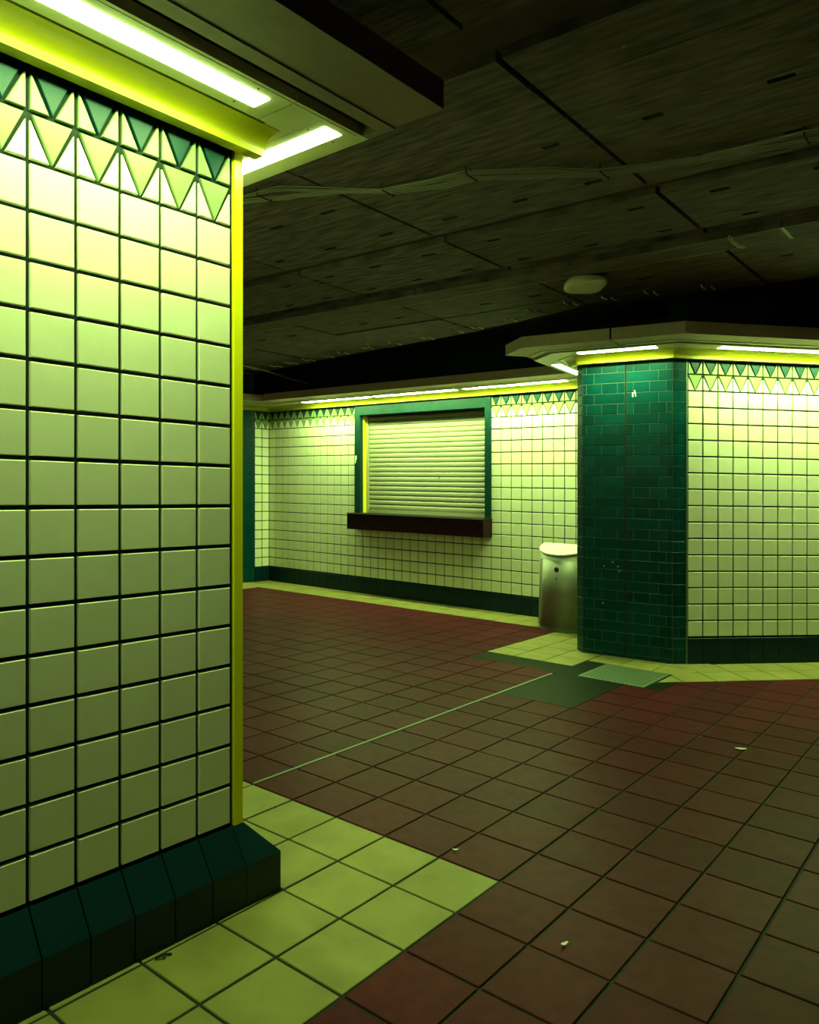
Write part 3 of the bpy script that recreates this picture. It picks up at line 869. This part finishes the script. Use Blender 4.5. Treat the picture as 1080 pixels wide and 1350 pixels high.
# flat conduit trunking along the slab
tr = empty('cable_trunking', CF.pt(5.48, 3, ZC - .05), label='long flat painted trunking fixed under the concrete slab', cat='trunking')
mb = MB(); mb.box(CF, 5.33, 5.60, -2.5, 8.9, ZC - .05, ZC + .01); mb.build('trough', 'concrete', tr)
for u_, r_ in ((5.635, .014), (5.67, .012), (5.70, .010)):
    mb = MB(); mb.tube([CF.pt(u_, -2.5 + .6 * k, ZC - .014) for k in range(20)], r_); mb.build('conduit', 'cable', tr)
for k in range(7):
    mb = MB(); mb.box(CF, 5.325, 5.605, -1.8 + 1.5 * k, -1.78 + 1.5 * k, ZC - .052, ZC + .01); mb.build('bracket', 'screw', tr)

# sagging cable bundle held by ties
cb = empty('cable_bundle', CF.pt(3.3, 2.5, ZC - .06), label='sagging bundle of thin cables tied under the concrete slab', cat='cables')
path = [(2.95, 3.95), (3.04, 3.55), (3.08, 3.38), (3.22, 3.15), (3.42, 2.9), (3.5, 2.6), (3.52, 2.38), (3.75, 2.0), (3.92, 1.78), (4.05, 1.3), (4.10, 0.82), (4.2, 0.3), (4.3, -0.6), (4.4, -1.8)]
for c in range(6):
    ph_ = random.uniform(0, 6)
    pts = []
    for k in range(len(path) - 1):
        for q in range(4):
            t = (k * 4 + q)
            f = q / 4
            u_ = path[k][0] * (1 - f) + path[k + 1][0] * f; v_ = path[k][1] * (1 - f) + path[k + 1][1] * f
            pts.append(CF.pt(u_ + (c - 2.5) * .026 + .014 * math.sin(t * .5 + ph_), v_, ZC - .022 - .018 * (1 + math.sin(t * .37 + ph_)) * .5))
    mb = MB(); mb.tube(pts, .0038, 6); mb.build('cable', 'cable', cb)
for k in (1, 4, 6, 8, 10):
    u_, v_ = path[k]
    mb = MB(); mb.tube([CF.pt(u_ - .06, v_, ZC + .01), CF.pt(u_ - .057, v_, ZC - .042), CF.pt(u_ + .055, v_, ZC - .046), CF.pt(u_ + .060, v_ + .005, ZC - .03)], .004, 6)
    mb.build('cable_tie', 'black', cb)

# round-cornered pale fitting under the slab
ov = empty('hanging_fixture', (1.45, 6.33, ZC - .09), label='pale round-cornered box fitting hanging under the slab before the brick pier', cat='ceiling fitting')
def sup(w, d, z, e=3.2):
    r = []
    for k in range(32):
        a = 2 * math.pi * k / 32; c, s = math.cos(a), math.sin(a)
        r.append((1.45 + w * math.copysign(abs(c) ** (2 / e), c), 6.33 + d * math.copysign(abs(s) ** (2 / e), s), z))
    return r
mb = MB(); mb.sweep([sup(.145, .19, ZC - .03), sup(.16, .205, ZC - .04), sup(.162, .208, ZC - .07), sup(.15, .195, ZC - .086), sup(.11, .15, ZC - .092)], smooth=True); mb.build('cover', 'white', ov)
mb = MB(); mb.tube([(1.33, 6.15, ZC), (1.335, 6.15, ZC - .03), (1.34, 6.17, ZC - .04)], .008, 6); mb.build('stem', 'cable_white', ov)

# short pale rods along the slab edge
HUV = [(7.82, 9.53), (7.68, 9.02), (7.64, 8.55), (7.57, 8.15), (7.53, 7.74), (7.45, 7.3), (7.39, 6.95), (7.28, 6.43), (7.23, 5.95), (7.19, 5.42), (7.06, 4.91), (7.02, 4.62), (6.9, 4.12), (6.71, 3.74), (6.65, 3.31), (6.67, 2.94), (6.70, 2.56), (6.8, 2.1)]
ORD = ['first', 'second', 'third', 'fourth', 'fifth', 'sixth', 'seventh', 'eighth', 'ninth', 'tenth', 'eleventh', 'twelfth', 'thirteenth', 'fourteenth', 'fifteenth', 'sixteenth', 'seventeenth', 'eighteenth']
for k, (u_, v_) in enumerate(HUV):
    rz = empty('hanger_rod', CF.pt(u_, v_, ZC - .02), label=ORD[k] + ' pair of short pale rods along the concrete slab edge, counted from the far corner', cat='hanger', group='pale rods along the slab edge')
    u_ = u_ - .07
    for dv, du in ((-.03, 0.0), (.03, -.075)):
        mb = MB(); a = u_ + du
        mb.tube([CF.pt(a - .05, v_ + dv, ZC + .002), CF.pt(a - .04, v_ + dv, ZC - .012), CF.pt(a + .055, v_ + dv, ZC - .014), CF.pt(a + .07, v_ + dv, ZC + .0)], .0075, 6)
        mb.build('rod', 'cable_white', rz)
mb = MB()
mb.tube([(-2.75, 10.95, ZC - .02), (-2.43, 11.16, ZC - .02), (-2.28, 11.30, ZC - .03), (-2.16, 11.48, ZC - .04), (-2.02, 11.75, ZC - .06), (-1.86, 12.0, ZC - .09), (-1.62, 12.25, ZC - .12), (-1.45, 12.4, ZC - .13)], .012, 6)
mb.build('hanging_cable', 'cable_white', None, label='loose pale cable looping under the slab near the far corner', cat='cable')
mb = MB(); pts = []
for k in range(60):
    t = k / 59; a = t * 2 * math.pi * 9
    pts.append((2.09 + .19 * t + .009 * math.cos(a), 5.01 + .2 * t - .009 * math.cos(a), ZC - .085 - .02 * math.sin(math.pi * t) + .009 * math.sin(a)))
mb.tube(pts, .003, 5)
mb.build('coiled_lead', 'cable_white', None, label='small pale coiled lead hanging from the ceiling trunking', cat='cable')

# ------------------------------------------------------------------ litter
def scrap(name, x, y, w, h, rot, label, cat):
    mb = MB(); n = 5
    c, s = math.cos(rot), math.sin(rot)
    lo, hi = [], []
    for k in range(n):
        t = k / (n - 1) - .5; bend = .35 * h * math.cos(t * 3.0)
        wd = h * (.5 - .25 * abs(t) * 2)
        z = .003 + .012 * (t * t * 4) * .5 + .002
        for sg, L in ((-1, lo), (1, hi)):
            px, py = t * w, sg * wd + bend
            L.append((x + px * c - py * s, y + px * s + py * c, z))
    rings = [[lo[k], hi[k], (hi[k][0], hi[k][1], hi[k][2] + .002), (lo[k][0], lo[k][1], lo[k][2] + .002)] for k in range(n)]
    mb.sweep(rings)
    return mb.build(name, 'paper', None, label=label, cat=cat)
scrap('paper_scrap', 2.05, 4.74, .065, .03, -.2, 'small white paper scrap on the dark floor near the angled wall', 'litter')
scrap('dry_leaf', 0.54, 2.664, .03, .016, .6, 'tiny curled dry leaf on a red tile in the foreground', 'litter')
scrap('paper_shred', 0.20, 3.35, .026, .01, -.1, 'tiny white shred beside the yellow floor border', 'litter')
mb = MB()
mb.tube([FRL.pt(-.405, .125, .006), FRL.pt(-.385, .135, .012), FRL.pt(-.37, .13, .008), FRL.pt(-.352, .142, .005)], .0035, 6)
mb.tube([FRL.pt(-.385, .135, .012), FRL.pt(-.38, .15, .006)], .002, 6)
mb.build('twig', 'black', None, label='tiny black twig on the floor against the dark base of the big pier', cat='litter')
